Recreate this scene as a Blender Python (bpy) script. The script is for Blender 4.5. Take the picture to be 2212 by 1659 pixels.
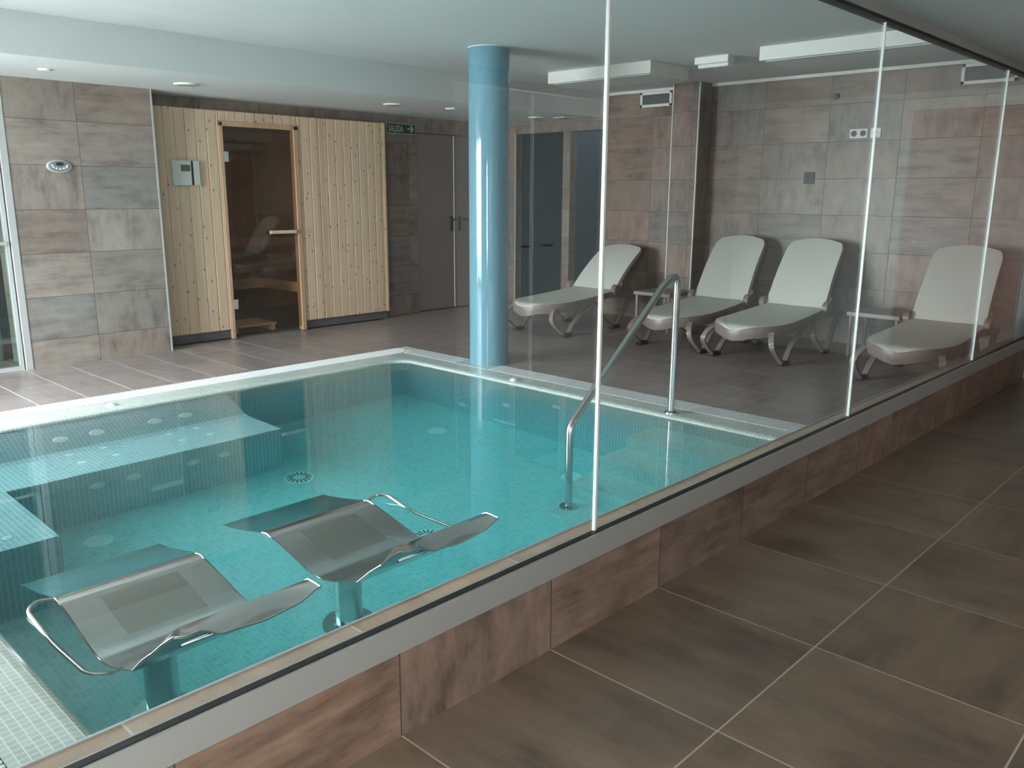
import bpy, math, random
from mathutils import Vector, Matrix
random.seed(7)
for o in list(bpy.data.objects): bpy.data.objects.remove(o, do_unlink=True)
sc = bpy.context.scene
C = sc.collection

# ------------------------------------------------------------------ camera, world, daylight, exposure
W_PX, H_PX, F_PX = 2212, 1659, 1826.5
yaw, pitch, roll = math.radians(46.501), math.radians(12.759), math.radians(0.292)
cy, sy, cp, sp, cr, sr = math.cos(yaw), math.sin(yaw), math.cos(pitch), math.sin(pitch), math.cos(roll), math.sin(roll)
fwd = Vector((sy*cp, cy*cp, -sp)); right0 = Vector((cy, -sy, 0)); up0 = right0.cross(fwd)
rt = cr*right0 + sr*up0; up = -sr*right0 + cr*up0
cam = bpy.data.objects.new('camera', bpy.data.cameras.new('camera'))
cam.matrix_world = Matrix(((rt.x, up.x, -fwd.x, 0), (rt.y, up.y, -fwd.y, 0), (rt.z, up.z, -fwd.z, 1.408), (0, 0, 0, 1)))
cam.data.sensor_width = 36; cam.data.lens = F_PX/W_PX*36
cam.data.clip_start = 0.02
C.objects.link(cam); sc.camera = cam

world = bpy.data.worlds.new('overcast_sky'); sc.world = world; world.use_nodes = True
bg = world.node_tree.nodes['Background']
bg.inputs['Color'].default_value = (0.90, 0.98, 1.0, 1); bg.inputs['Strength'].default_value = 15.0

def portal(name, loc, rot, sx, sy_):
    l = bpy.data.lights.new(name, 'AREA'); l.shape = 'RECTANGLE'; l.size = sx; l.size_y = sy_
    l.cycles.is_portal = True
    o = bpy.data.objects.new(name, l); o.location = loc; o.rotation_euler = rot; C.objects.link(o)
# openings in the left end of the pool hall and of the corridor (both face +x)
portal('daylight_portal', (-0.93, 5.85, 1.15), (0, -math.pi/2, 0), 2.06, 2.3)
portal('daylight_portal', (-0.2, 7.13, 1.12), (-math.pi/2, 0, 0), 1.3, 2.06)
portal('daylight_portal', (-1.63, 0.30, 1.0), (0, -math.pi/2, 0), 1.8, 1.0)

sc.view_settings.view_transform = 'Standard'; sc.view_settings.look = 'None'
sc.view_settings.exposure = 1.42; sc.view_settings.gamma = 1.0
try: sc.view_settings.use_curve_mapping = False
except Exception: pass
cyc = sc.cycles
cyc.max_bounces = 14; cyc.diffuse_bounces = 7; cyc.glossy_bounces = 5; cyc.transmission_bounces = 8; cyc.transparent_max_bounces = 16
cyc.sample_clamp_indirect = 6.0; cyc.caustics_refractive = True; cyc.caustics_reflective = False
cyc.use_denoising = True; cyc.blur_glossy = 0.3

# ------------------------------------------------------------------ materials
def new_mat(name):
    m = bpy.data.materials.new(name); m.use_nodes = True
    nt = m.node_tree; b = nt.nodes['Principled BSDF']
    return m, nt, b
class N:
    """tiny helper for writing node maths"""
    def __init__(s, nt): s.nt = nt
    def n(s, t, **k):
        x = s.nt.nodes.new(t)
        for a, v in k.items(): setattr(x, a, v)
        return x
    def put(s, sock, v):
        if isinstance(v, bpy.types.NodeSocket): s.nt.links.new(v, sock)
        else: sock.default_value = v
    def m(s, op, a, b=None, c=None):
        x = s.n('ShaderNodeMath', operation=op); s.put(x.inputs[0], a)
        if b is not None: s.put(x.inputs[1], b)
        if c is not None: s.put(x.inputs[2], c)
        return x.outputs[0]
    def mixc(s, f, a, b, mode='MIX'):
        x = s.n('ShaderNodeMix', data_type='RGBA', blend_type=mode); s.put(x.inputs[0], f); s.put(x.inputs[6], a); s.put(x.inputs[7], b)
        return x.outputs[2]
    def comb(s, a, b, c):
        x = s.n('ShaderNodeCombineXYZ'); s.put(x.inputs[0], a); s.put(x.inputs[1], b); s.put(x.inputs[2], c); return x.outputs[0]
    def noise(s, vec, scale, detail=4, rough=.6):
        x = s.n('ShaderNodeTexNoise'); s.put(x.inputs['Vector'], vec); x.inputs['Scale'].default_value = scale
        x.inputs['Detail'].default_value = detail; x.inputs['Roughness'].default_value = rough; return x.outputs[0]
    def ramp(s, f, stops):
        x = s.n('ShaderNodeValToRGB'); s.put(x.inputs[0], f); e = x.color_ramp.elements
        while len(e) < len(stops): e.new(.5)
        for i, (p, c) in enumerate(stops): e[i].position = p; e[i].color = (*c, 1) if len(c) == 3 else c
        return x.outputs[0]
    def ss(s, v, a, b):
        x = s.n('ShaderNodeMapRange', interpolation_type='SMOOTHSTEP'); s.put(x.inputs[0], v); x.inputs[1].default_value = a; x.inputs[2].default_value = b
        return x.outputs[0]
def c4(c): return (*c, 1)

def simple(name, col, rough=.5, metal=0.0, spec=.5, bump=0, bscale=200, var=0, vscale=3):
    m, nt, b = new_mat(name); q = N(nt)
    b.inputs['Base Color'].default_value = c4(col); b.inputs['Roughness'].default_value = rough
    b.inputs['Metallic'].default_value = metal; b.inputs['Specular IOR Level'].default_value = spec
    tc = q.n('ShaderNodeTexCoord')
    if var:
        f = q.noise(tc.outputs['Object'], vscale, 4)
        nt.links.new(q.ramp(f, [(.3, tuple(c*(1-var) for c in col)), (.7, tuple(min(1, c*(1+var)) for c in col))]), b.inputs['Base Color'])
    if bump:
        bn = q.n('ShaderNodeBump'); bn.inputs['Strength'].default_value = bump; bn.inputs['Distance'].default_value = .002
        nt.links.new(q.noise(tc.outputs['Object'], bscale, 2), bn.inputs['Height']); nt.links.new(bn.outputs[0], b.inputs['Normal'])
    return m

def tiled(name, size, off, gw, cols, grout, rough, dark=.55, light=1.25, stagger=0.0, spec=.5, streaks=True, bumpd=.001, nscale=1.0, varr=0.0):
    """square-set tiles on any axis-aligned face: size / off are (along, across) for (u,v); u=x (y on x-facing faces), v=z (y on floors)"""
    m, nt, b = new_mat(name); q = N(nt)
    tc = q.n('ShaderNodeTexCoord'); sep = q.n('ShaderNodeSeparateXYZ'); nt.links.new(tc.outputs['Object'], sep.inputs[0])
    ge = q.n('ShaderNodeNewGeometry'); sn = q.n('ShaderNodeSeparateXYZ'); nt.links.new(ge.outputs['True Normal'], sn.inputs[0])
    X, Y, Z = sep.outputs
    fz = q.m('GREATER_THAN', q.m('ABSOLUTE', sn.outputs[2]), .6)
    fx = q.m('GREATER_THAN', q.m('ABSOLUTE', sn.outputs[0]), .6)
    def sel(f, a, bb): return q.m('ADD', q.m('MULTIPLY', f, a), q.m('MULTIPLY', q.m('SUBTRACT', 1, f), bb))
    u = sel(fx, Y, X); v = sel(fz, Y, Z)
    un = q.m('DIVIDE', q.m('SUBTRACT', u, off[0]), size[0]); vn = q.m('DIVIDE', q.m('SUBTRACT', v, off[1]), size[1])
    if stagger: un, vn = un, q.m('ADD', vn, q.m('MULTIPLY', q.m('FLOOR', un), stagger))
    iu, iv = q.m('FLOOR', un), q.m('FLOOR', vn); fu, fv = q.m('SUBTRACT', un, iu), q.m('SUBTRACT', vn, iv)
    wn = q.n('ShaderNodeTexWhiteNoise', noise_dimensions='3D'); nt.links.new(q.comb(iu, iv, q.m('ADD', q.m('MULTIPLY', fz, 3.0), q.m('MULTIPLY', fx, 5.0))), wn.inputs[0])
    rs = q.n('ShaderNodeSeparateColor'); nt.links.new(wn.outputs['Color'], rs.inputs[0]); r1, r2, r3 = rs.outputs[:3]
    base = q.ramp(r1, [(i/max(1, len(cols)-1), c) for i, c in enumerate(cols)])
    if streaks:
        o1 = q.m('MULTIPLY', r2, 37.0); o2 = q.m('MULTIPLY', r3, 53.0)
        va = q.comb(q.m('ADD', q.m('MULTIPLY', u, 1.6*nscale), o1), q.m('ADD', q.m('MULTIPLY', v, 9.0*nscale), o2), 0.0)
        vb = q.comb(q.m('ADD', q.m('MULTIPLY', u, 7.5*nscale), o1), q.m('ADD', q.m('MULTIPLY', v, 2.2*nscale), o2), 4.0)
        vc = q.comb(q.m('ADD', q.m('MULTIPLY', u, 3.0*nscale), o2), q.m('ADD', q.m('MULTIPLY', v, 3.5*nscale), o1), 8.0)
        na, nb, nc = q.noise(va, 1.6, 7, .68), q.noise(vb, 1.6, 7, .68), q.noise(vc, 1.3, 6, .65)
        st = q.m('GREATER_THAN', r2, .5)
        ns = q.m('ADD', q.m('MULTIPLY', sel(st, na, nb), .6), q.m('MULTIPLY', nc, .4))
        shade = q.ramp(ns, [(.36, (dark,)*3), (.5, (1.0,)*3), (.64, (light,)*3)])
        base = q.mixc(1.0, base, shade, 'MULTIPLY')
        ws = q.ss(q.noise(q.comb(q.m('ADD', q.m('MULTIPLY', u, 5.0), o2), q.m('ADD', q.m('MULTIPLY', v, 5.0), o1), 2.0), 1.3, 5, .7), .56, .74)
        base = q.mixc(q.m('MULTIPLY', ws, .45), base, q.mixc(1.0, base, c4((1.15, .82, .62)), 'MULTIPLY'))
    du = q.m('MULTIPLY', q.m('MINIMUM', fu, q.m('SUBTRACT', 1, fu)), size[0]); dv = q.m('MULTIPLY', q.m('MINIMUM', fv, q.m('SUBTRACT', 1, fv)), size[1])
    if isinstance(gw, tuple): g = q.m('MAXIMUM', q.m('LESS_THAN', du, gw[0]/2), q.m('LESS_THAN', dv, gw[1]/2))
    else: g = q.m('LESS_THAN', q.m('MINIMUM', du, dv), gw/2)
    gcol = c4(grout)
    if isinstance(grout[0], tuple):
        gcol = q.mixc(q.m('LESS_THAN', du, (gw[0] if isinstance(gw, tuple) else gw)/2), c4(grout[1]), c4(grout[0]))
    nt.links.new(q.mixc(g, base, gcol), b.inputs['Base Color'])
    rg = q.m('ADD', q.m('MULTIPLY', g, .35), rough)
    nt.links.new(rg, b.inputs['Roughness']); b.inputs['Specular IOR Level'].default_value = spec
    bn = q.n('ShaderNodeBump'); bn.inputs['Strength'].default_value = .5; bn.inputs['Distance'].default_value = bumpd
    hgt = q.m('SUBTRACT', 1, g)
    if streaks: hgt = q.m('ADD', hgt, q.m('MULTIPLY', nc, .35))
    nt.links.new(hgt, bn.inputs['Height']); nt.links.new(bn.outputs[0], b.inputs['Normal'])
    return m

TILE_W = [(.275, .21, .18), (.33, .26, .225), (.235, .22, .21), (.295, .24, .21), (.24, .19, .165), (.325, .285, .255)]
M = {}
M['wall'] = tiled('stone_wall_tile', (.60, .3325), (3.217-.60*5-.0, -.068-.3325*4), .004, TILE_W, (.085, .08, .075), .42)
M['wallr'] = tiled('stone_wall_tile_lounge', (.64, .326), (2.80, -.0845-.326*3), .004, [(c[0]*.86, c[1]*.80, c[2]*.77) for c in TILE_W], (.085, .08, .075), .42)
M['deck'] = tiled('grey_deck_tile', (.304, .61), (2.044-.304*8, .11), (  .008, .003), [(.29, .24, .235), (.325, .275, .265), (.265, .225, .215), (.345, .295, .285)], ((.62, .56, .53), (.17, .15, .14)), .30, .72, 1.2, stagger=.5)
M['corr'] = tiled('brown_corridor_tile', (.601, .601), (1.841-.601*6, .98-.601*5), .0055, [(.20, .142, .10), (.225, .16, .115), (.18, .132, .096)], (.50, .40, .32), .34, .6, 1.32, nscale=.6)
M['kerb'] = tiled('rust_kerb_tile', (.601, .40), (1.841-.601*6, -.02), .004, [(.26, .165, .12), (.29, .19, .145), (.22, .15, .115), (.28, .20, .165)], (.07, .06, .05), .45, .48, 1.45, nscale=1.3)
M['sill'] = tiled('rust_sill_tile', (.60, .40), (.601, 1.5), .006, [(.54, .38, .28), (.58, .45, .35), (.50, .38, .31), (.56, .40, .30)], (.75, .70, .64), .45, .75, 1.2)
M['mosaic'] = tiled('pale_green_mosaic', (.0252, .0252), (.0, .0), .0028, [(.46, .56, .52), (.54, .63, .59), (.42, .54, .51), (.58, .66, .62)], (.78, .80, .77), .16, streaks=False, bumpd=.0006)
M['mosaicp'] = tiled('pool_mosaic', (.0252, .0252), (.0, .0), .0024, [(.50, .76, .74), (.56, .81, .79), (.43, .69, .70), (.60, .83, .81)], (.78, .86, .86), .18, streaks=False, bumpd=.0006)
M['mosaicw'] = tiled('pool_wall_mosaic', (.0252, .0252), (.0, .0), .003, [(.37, .53, .58), (.43, .59, .63), (.33, .49, .55), (.46, .62, .65)], (.76, .86, .88), .18, streaks=False, bumpd=.0006)
M['ceil'] = simple('ceiling_plaster', (.74, .755, .755), .9, bump=.1, bscale=60)
M['ceil2'] = simple('corridor_ceiling_plaster', (.66, .67, .67), .9, bump=.1, bscale=60)
M['white'] = simple('white_paint', (.82, .82, .80), .45)
M['plastic'] = simple('white_grating_plastic', (.84, .86, .88), .38)
M['alu'] = simple('anodised_aluminium', (.50, .49, .475), .42, .35)
M['alu_l'] = simple('light_aluminium', (.62, .62, .63), .38, .4)
M['black'] = simple('black_rubber', (.012, .012, .012), .5)
M['dark'] = simple('dark_plastic', (.03, .03, .032), .35)
M['column'] = simple('blue_gloss_paint', (.14, .30, .38), .07, spec=.6)
M['steel'] = simple('brushed_steel', (.60, .60, .60), .22, 1.0)
M['steel_d'] = simple('polished_steel_sheet', (.60, .61, .61), .2, 1.0)
M['steel_p'] = simple('perforated_steel_panel', (.50, .51, .48), .27, 1.0, bump=.12, bscale=500)
M['sling'] = simple('white_sling_mesh', (.66, .66, .61), .65, bump=.35, bscale=700)
M['taupe'] = simple('taupe_resin', (.235, .185, .17), .38)
M['panelblue'] = simple('blue_grey_panel', (.085, .125, .165), .35)
M['doorm'] = simple('taupe_steel_door', (.30, .24, .235), .3, .15)
M['darkroom'] = simple('dark_green_grey_wall', (.10, .135, .135), .6)
M['orange'] = simple('orange_glow_door', (.16, .055, .025), .35, var=.2)  # colour of the added corridor door, standing in for a warm glow
M['palewall'] = simple('pale_corridor_wall', (.34, .36, .35), .6)
M['greenp'] = simple('exit_sign_green', (.018, .075, .045), .4)
M['signw'] = simple('exit_sign_letter', (.50, .56, .50), .5)
M['kick'] = simple('grey_kickboard', (.10, .10, .105), .6)
M['terrace'] = simple('pale_terrace_slab', (.40, .40, .39), .8, var=.1)
M['jet'] = simple('jet_plastic', (.90, .95, .93), .35)
M['lampglass'] = simple('frosted_diffuser', (.78, .80, .80), .3)

def glass_mat(name, tint, base_r=.04, rough=0.0, k=1.0):
    m = bpy.data.materials.new(name); m.use_nodes = True; nt = m.node_tree; nt.nodes.clear(); q = N(nt)
    ge = q.n('ShaderNodeNewGeometry'); dp = q.n('ShaderNodeVectorMath', operation='DOT_PRODUCT')
    nt.links.new(ge.outputs['Normal'], dp.inputs[0]); nt.links.new(ge.outputs['Incoming'], dp.inputs[1])
    c = q.m('ABSOLUTE', dp.outputs['Value']); F = q.m('ADD', base_r, q.m('MULTIPLY', (1-base_r)*k, q.m('POWER', q.m('SUBTRACT', 1, c), 5)))
    t = q.n('ShaderNodeBsdfTransparent'); t.inputs[0].default_value = c4(tint)
    g = q.n('ShaderNodeBsdfGlossy'); g.inputs['Roughness'].default_value = rough; g.inputs[0].default_value = (1, 1, 1, 1)
    mx = q.n('ShaderNodeMixShader'); nt.links.new(F, mx.inputs[0]); nt.links.new(t.outputs[0], mx.inputs[1]); nt.links.new(g.outputs[0], mx.inputs[2])
    out = q.n('ShaderNodeOutputMaterial'); nt.links.new(mx.outputs[0], out.inputs[0]); return m
M['glass'] = glass_mat('partition_glass', (.975, .985, .98), .045)
M['glass_door'] = glass_mat('door_glass', (.86, .93, .91), .05)
M['glass_sauna'] = glass_mat('bronze_glass', (.88, .81, .74), .045)
M['edge'] = simple('polished_glass_edge', (.93, .95, .96), .28, .25)  # near-white colour stands in for the sky's highlight along the glass edges

def water_mat():
    m = bpy.data.materials.new('pool_water'); m.use_nodes = True; nt = m.node_tree; nt.nodes.clear(); q = N(nt)
    g = q.n('ShaderNodeBsdfGlass'); g.inputs['IOR'].default_value = 1.333; g.inputs['Roughness'].default_value = 0; g.inputs[0].default_value = (1, 1, 1, 1)
    v = q.n('ShaderNodeVolumeAbsorption'); v.inputs[0].default_value = (.12, .90, .94, 1); v.inputs['Density'].default_value = .44
    out = q.n('ShaderNodeOutputMaterial'); nt.links.new(g.outputs[0], out.inputs[0]); nt.links.new(v.outputs[0], out.inputs['Volume']); return m
M['water'] = water_mat()

def wood(name, col, knots=True, scale=1.0, plank=.0965, px0=0.0):
    m, nt, b = new_mat(name); q = N(nt); tc = q.n('ShaderNodeTexCoord'); sep = q.n('ShaderNodeSeparateXYZ'); nt.links.new(tc.outputs['Object'], sep.inputs[0])
    X, Y, Z = sep.outputs; ip = q.m('FLOOR', q.m('DIVIDE', q.m('SUBTRACT', X, px0), plank))
    wn = q.n('ShaderNodeTexWhiteNoise', noise_dimensions='1D'); nt.links.new(ip, wn.inputs['W']); r = wn.outputs['Value']
    off = q.m('MULTIPLY', r, 20.0)
    gr = q.noise(q.comb(q.m('MULTIPLY', X, 45.0), q.m('MULTIPLY', Y, 45.0), q.m('ADD', q.m('MULTIPLY', Z, 2.0), off)), 1.0, 5)
    base = q.ramp(gr, [(.3, tuple(c*.90 for c in col)), (.7, tuple(min(1, c*1.05) for c in col))])
    base = q.mixc(1.0, base, q.ramp(r, [(0, (.90, .86, .82)), (.5, (1, 1, 1)), (1, (1.05, .99, .93))]), 'MULTIPLY')
    if knots:
        vo = q.n('ShaderNodeTexVoronoi', voronoi_dimensions='2D'); vo.inputs['Scale'].default_value = 1.0
        nt.links.new(q.comb(q.m('MULTIPLY', X, 9.0), q.m('ADD', q.m('MULTIPLY', Z, 5.6), off), 0.0), vo.inputs['Vector'])
        sc_ = q.n('ShaderNodeSeparateColor'); nt.links.new(vo.outputs['Color'], sc_.inputs[0])
        big = q.m('MULTIPLY', q.m('GREATER_THAN', sc_.outputs[0], .3), 1.0)
        k = q.m('MULTIPLY', q.m('SUBTRACT', 1, q.ss(vo.outputs['Distance'], .03, .10)), big)
        base = q.mixc(q.m('MULTIPLY', k, .75), base, c4((.16, .075, .03)))
    nt.links.new(base, b.inputs['Base Color']); b.inputs['Roughness'].default_value = .5; b.inputs['Specular IOR Level'].default_value = .3
    return m
M['pine'] = wood('knotty_pine', (.74, .555, .405))
M['frame'] = wood('pine_frame', (.60, .40, .27), False)
M['inner'] = wood('sauna_inner_wood', (.60, .46, .34), False)
M['bench'] = wood('sauna_bench_wood', (.78, .62, .46), False)

# ------------------------------------------------------------------ geometry helpers
class MB:
    def __init__(s): s.v = []; s.f = []; s.sm = []
    def add(s, vs, fs, smooth=False):
        n = len(s.v); s.v += [tuple(p) for p in vs]; s.f += [tuple(i+n for i in f) for f in fs]; s.sm += [smooth]*len(fs); return s
    def box(s, a, b):
        x0, y0, z0 = a; x1, y1, z1 = b
        return s.add([(x0,y0,z0),(x1,y0,z0),(x1,y1,z0),(x0,y1,z0),(x0,y0,z1),(x1,y0,z1),(x1,y1,z1),(x0,y1,z1)],
                     [(0,3,2,1),(4,5,6,7),(0,1,5,4),(1,2,6,5),(2,3,7,6),(3,0,4,7)])
    def bbox(s, a, b, r=.004):
        """box with chamfered edges"""
        x0,y0,z0 = a; x1,y1,z1 = b
        import bmesh
        bm = bmesh.new(); bmesh.ops.create_cube(bm, size=1)
        for v in bm.verts: v.co = Vector(((x0+x1)/2+v.co.x*(x1-x0), (y0+y1)/2+v.co.y*(y1-y0), (z0+z1)/2+v.co.z*(z1-z0)))
        r = min(r, .45*min(x1-x0, y1-y0, z1-z0))
        bmesh.ops.bevel(bm, geom=list(bm.edges), offset=r, segments=2, affect='EDGES', profile=.5)
        bm.verts.index_update()
        s.add([v.co[:] for v in bm.verts], [[v.index for v in f.verts] for f in bm.faces]); bm.free(); return s
    def cyl(s, p0, p1, r, n=24, r1=None, caps=True):
        r1 = r if r1 is None else r1
        p0, p1 = Vector(p0), Vector(p1); d = (p1-p0).normalized(); a = d.orthogonal().normalized(); b = d.cross(a)
        vs = [p0+(a*math.cos(2*math.pi*i/n)+b*math.sin(2*math.pi*i/n))*r for i in range(n)]+[p1+(a*math.cos(2*math.pi*i/n)+b*math.sin(2*math.pi*i/n))*r1 for i in range(n)]
        s.add(vs, [(i, (i+1) % n, n+(i+1) % n, n+i) for i in range(n)], True)
        if caps: s.add(vs, [tuple(reversed(range(n))), tuple(range(n, 2*n))])
        return s
    def sweep(s, pts, sec, upv=None, closed=True, smooth=True, scale=None):
        """sweep a closed section (list of (a,b)) along pts; a along the side vector, b along the normal"""
        pts = [Vector(p) for p in pts]; n = len(sec); rings = []; prev = None
        for i, p in enumerate(pts):
            t = (pts[min(i+1, len(pts)-1)]-pts[max(i-1, 0)]).normalized()
            if upv is not None: side = Vector(upv); nb = t.cross(side).normalized(); side = nb.cross(t).normalized()
            else:
                if prev is None: side = t.orthogonal().normalized()
                else: side = (prev - t*prev.dot(t)).normalized()
                prev = side; nb = t.cross(side)
            k = 1 if scale is None else scale[i]
            rings.append([p+side*a*k+nb*b*k for a, b in sec])
        vs = [v for r in rings for v in r]; m = len(pts)
        s.add(vs, [(j*n+i, j*n+(i+1) % n, (j+1)*n+(i+1) % n, (j+1)*n+i) for j in range(m-1) for i in range(n)], smooth)
        s.add(vs, [tuple(reversed(range(n))), tuple(range((m-1)*n, m*n))])
        return s
    def tube(s, pts, r, n=14): return s.sweep(pts, [(r*math.cos(2*math.pi*i/n), r*math.sin(2*math.pi*i/n)) for i in range(n)])
    def grid(s, rows, thick=0.0, smooth=True):
        """rows: list of lists of points; thick adds a second skin below along the normal"""
        R, K = len(rows), len(rows[0]); P = [[Vector(p) for p in r] for r in rows]
        def nrm(j, i):
            a = P[min(j+1, R-1)][i]-P[max(j-1, 0)][i]; b = P[j][min(i+1, K-1)]-P[j][max(i-1, 0)]; c = a.cross(b)
            return c.normalized() if c.length > 1e-9 else Vector((0, 0, 1))
        top = [p for r in P for p in r]; fs = [(j*K+i, (j+1)*K+i, (j+1)*K+i+1, j*K+i+1) for j in range(R-1) for i in range(K-1)]
        if not thick: return s.add(top, fs, smooth)
        bot = [P[j][i]-nrm(j, i)*thick for j in range(R) for i in range(K)]; n = R*K
        s.add(top+bot, fs+[tuple(n+x for x in reversed(f)) for f in fs], smooth)
        rim = [j*K for j in range(R)]+[(R-1)*K+i for i in range(1, K)]+[j*K+K-1 for j in range(R-2, -1, -1)]+[i for i in range(K-2, 0, -1)]
        return s.add(top+bot, [(rim[i], n+rim[i], n+rim[(i+1) % len(rim)], rim[(i+1) % len(rim)]) for i in range(len(rim))])
    def build(s, name, mat, parent=None, org=(0, 0, 0)):
        me = bpy.data.meshes.new(name); o_ = Vector(org)
        me.from_pydata([tuple(Vector(p)-o_) for p in s.v], [], s.f)
        me.polygons.foreach_set('use_smooth', s.sm); me.materials.append(mat); me.update()
        import bmesh
        bm = bmesh.new(); bm.from_mesh(me); bmesh.ops.remove_doubles(bm, verts=bm.verts, dist=1e-5); bmesh.ops.recalc_face_normals(bm, faces=bm.faces)
        for e_ in bm.edges:
            if len(e_.link_faces) == 2 and e_.calc_face_angle(0) > .65: e_.smooth = False
        bm.to_mesh(me); bm.free()
        o = bpy.data.objects.new(name, me); C.objects.link(o)
        if parent is not None: o.parent = parent
        return o
def smoothpts(pts, k=6):
    P = [Vector(p) for p in pts]; out = []
    for i in range(len(P)-1):
        p0, p1, p2, p3 = P[max(i-1, 0)], P[i], P[i+1], P[min(i+2, len(P)-1)]
        for j in range(k):
            t = j/k; out.append(.5*((2*p1)+(p2-p0)*t+(2*p0-5*p1+4*p2-p3)*t*t+(3*p1-p0-3*p2+p3)*t**3))
    out.append(P[-1]); return out
def rounded(pts, r, k=6):
    """polyline with filleted corners"""
    P = [Vector(p) for p in pts]; out = [P[0]]
    for i in range(1, len(P)-1):
        a, b = (P[i-1]-P[i]), (P[i+1]-P[i]); rr = min(r, a.length*.45, b.length*.45); p, q_ = P[i]+a.normalized()*rr, P[i]+b.normalized()*rr
        for j in range(k+1):
            t = j/k; out.append(p*(1-t)**2+P[i]*2*t*(1-t)+q_*t*t)
    out.append(P[-1]); return out
def tag(o, label=None, cat=None, group=None, kind=None):
    if label: o['label'] = label
    if cat: o['category'] = cat
    if group: o['group'] = group
    if kind: o['kind'] = kind
    return o
def empty(name, loc, label, cat, group=None, rz=0):
    o = bpy.data.objects.new(name, None); o.empty_display_size = .1; C.objects.link(o); o.location = loc; o.rotation_euler = (0, 0, rz)
    return tag(o, label, cat, group)
def struct(name, mb, mat, parent=None, **k):
    o = mb.build(name, mat, parent)
    if parent is None: tag(o, kind='structure', **k)
    return o
def copy_tree(o, parent=None):
    c = o.copy(); C.objects.link(c); c.parent = parent
    for ch in list(o.children): copy_tree(ch, c)
    return c

# ------------------------------------------------------------------ levels of the place (metres)
ZD, ZW = .05, .033            # pool deck, water
ZC, ZS, ZK = 2.473, 2.216, 2.222   # high ceiling, soffit, corridor ceiling
XW = 7.8                       # wall behind the loungers
Y1, YS, Y2 = 7.13, 7.30, 7.50  # left wall, sauna front, back wall
YG = 1.574                     # corridor face of the partition

# ------------------------------------------------------------------ setting: floors
PX0, PX1, PY0, PY1 = .66, 4.38, 1.74, 5.42      # water edge of the pool
CX0, CX1, CY1 = .46, 4.585, 5.65                # outside of the mosaic coping
GX0, GX1, GY1 = .25, 4.785, 5.86                # outside of the grating
f = MB()
f.box((-1.0, GY1, -.2), (XW, Y1+.02, ZD)); f.box((.5, Y1+.02, -.2), (XW, 9.6, ZD)); f.box((GX1, 1.735, -.2), (XW+1.6, GY1, ZD)); f.box((-1.0, 1.735, -.2), (GX0, GY1, ZD)); f.box((XW, GY1, -.2), (XW+1.6, 7.7, ZD))
struct('floor_pool_deck', f, M['deck'])
struct('floor_corridor', MB().box((-1.6, -1.1, -.2), (7.6, YG, 0)), M['corr'])
# partition kerb
struct('wall_kerb', MB().box((-1.6, YG, -.2), (XW, 1.66, .244)), M['kerb'])
k = MB().box((-1.6, 1.605, .2), (XW, 1.733, .276)).box((-1.6, 1.66, -.2), (XW, 1.733, .2)); struct('wall_kerb_sill', k, M['sill'])
struct('trim_1', MB().box((-1.6, 1.733, -.12), (XW, 1.740, .279)), M['alu_l'])
ch = MB().box((-1.6, YG-.006, .262), (XW, YG+.003, .325)); ch.box((-1.6, YG-.004, .243), (XW, YG+.003, .2605)); ch.box((-1.6, YG+.003, .243), (XW, 1.60, .30)); ch.box((-1.6, 1.5985, .245), (XW, 1.605, .3265))
struct('trim_2', ch, M['alu'])
struct('trim_3', MB().box((-1.6, YG+.003, .30), (XW, 1.5985, .3275)), M['black'])
# head channel of the partition
struct('trim_4', MB().box((-1.6, YG-.006, 2.178), (XW, 1.635, ZK)), M['alu'])
struct('trim_5', MB().box((-1.6, YG+.0, 2.165), (XW, 1.625, 2.1785)), M['black'])

# ------------------------------------------------------------------ ceilings
cmb = MB().box((-1.7, 1.60, ZC), (XW+.2, 5.98, ZC+.1)); struct('ceiling_hall', cmb, M['ceil'])
struct('ceiling_bulkhead', MB().box((-1.7, 1.60, ZK-.003), (XW+.2, 1.70, ZC)), M['ceil'])
sf = MB().box((-1.1, 5.98, ZS), (9.5, 7.3, ZC+.1)).box((.45, 7.3, ZS), (9.5, 7.7, ZC+.1)); struct('ceiling_soffit', sf, M['ceil'])
struct('ceiling_corridor', MB().box((-1.7, -1.2, ZK), (XW+.2, 1.605, ZK+.1)), M['ceil2'])
struct('trim_6', MB().box((XW-.03, 1.66, ZC-.028), (XW, 4.69, ZC)), M['white'])
struct('trim_7', MB().box((XW-.03, 4.98, ZC-.028), (XW, 5.98, ZC)), M['white'])

# ------------------------------------------------------------------ walls
# left wall piece with its metal corner bead
struct('wall_left', MB().box((2.108, Y1, ZD), (3.217, Y2+.1, ZS)), M['wall'])
struct('trim_8', MB().box((3.209, Y1-.006, ZD), (3.221, Y1+.02, ZS)), M['alu_l'])
wb = MB(); wb.box((3.217, Y2, 2.10), (5.74, Y2+.1, ZS)); wb.box((5.735, Y2, ZD), (6.345, Y2+.15, ZS)); wb.box((6.345, Y2, 2.052), (7.45, Y2+.15, ZS)); wb.box((7.45, Y2, ZD), (XW+.12, Y2+.15, ZS))
wb.box((6.3, Y2+.08, -.1), (XW+.12, Y2+.16, ZS)); struct('wall_back', wb, M['wall'])  # box behind the steel doors is added to block light leaking around them
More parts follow.
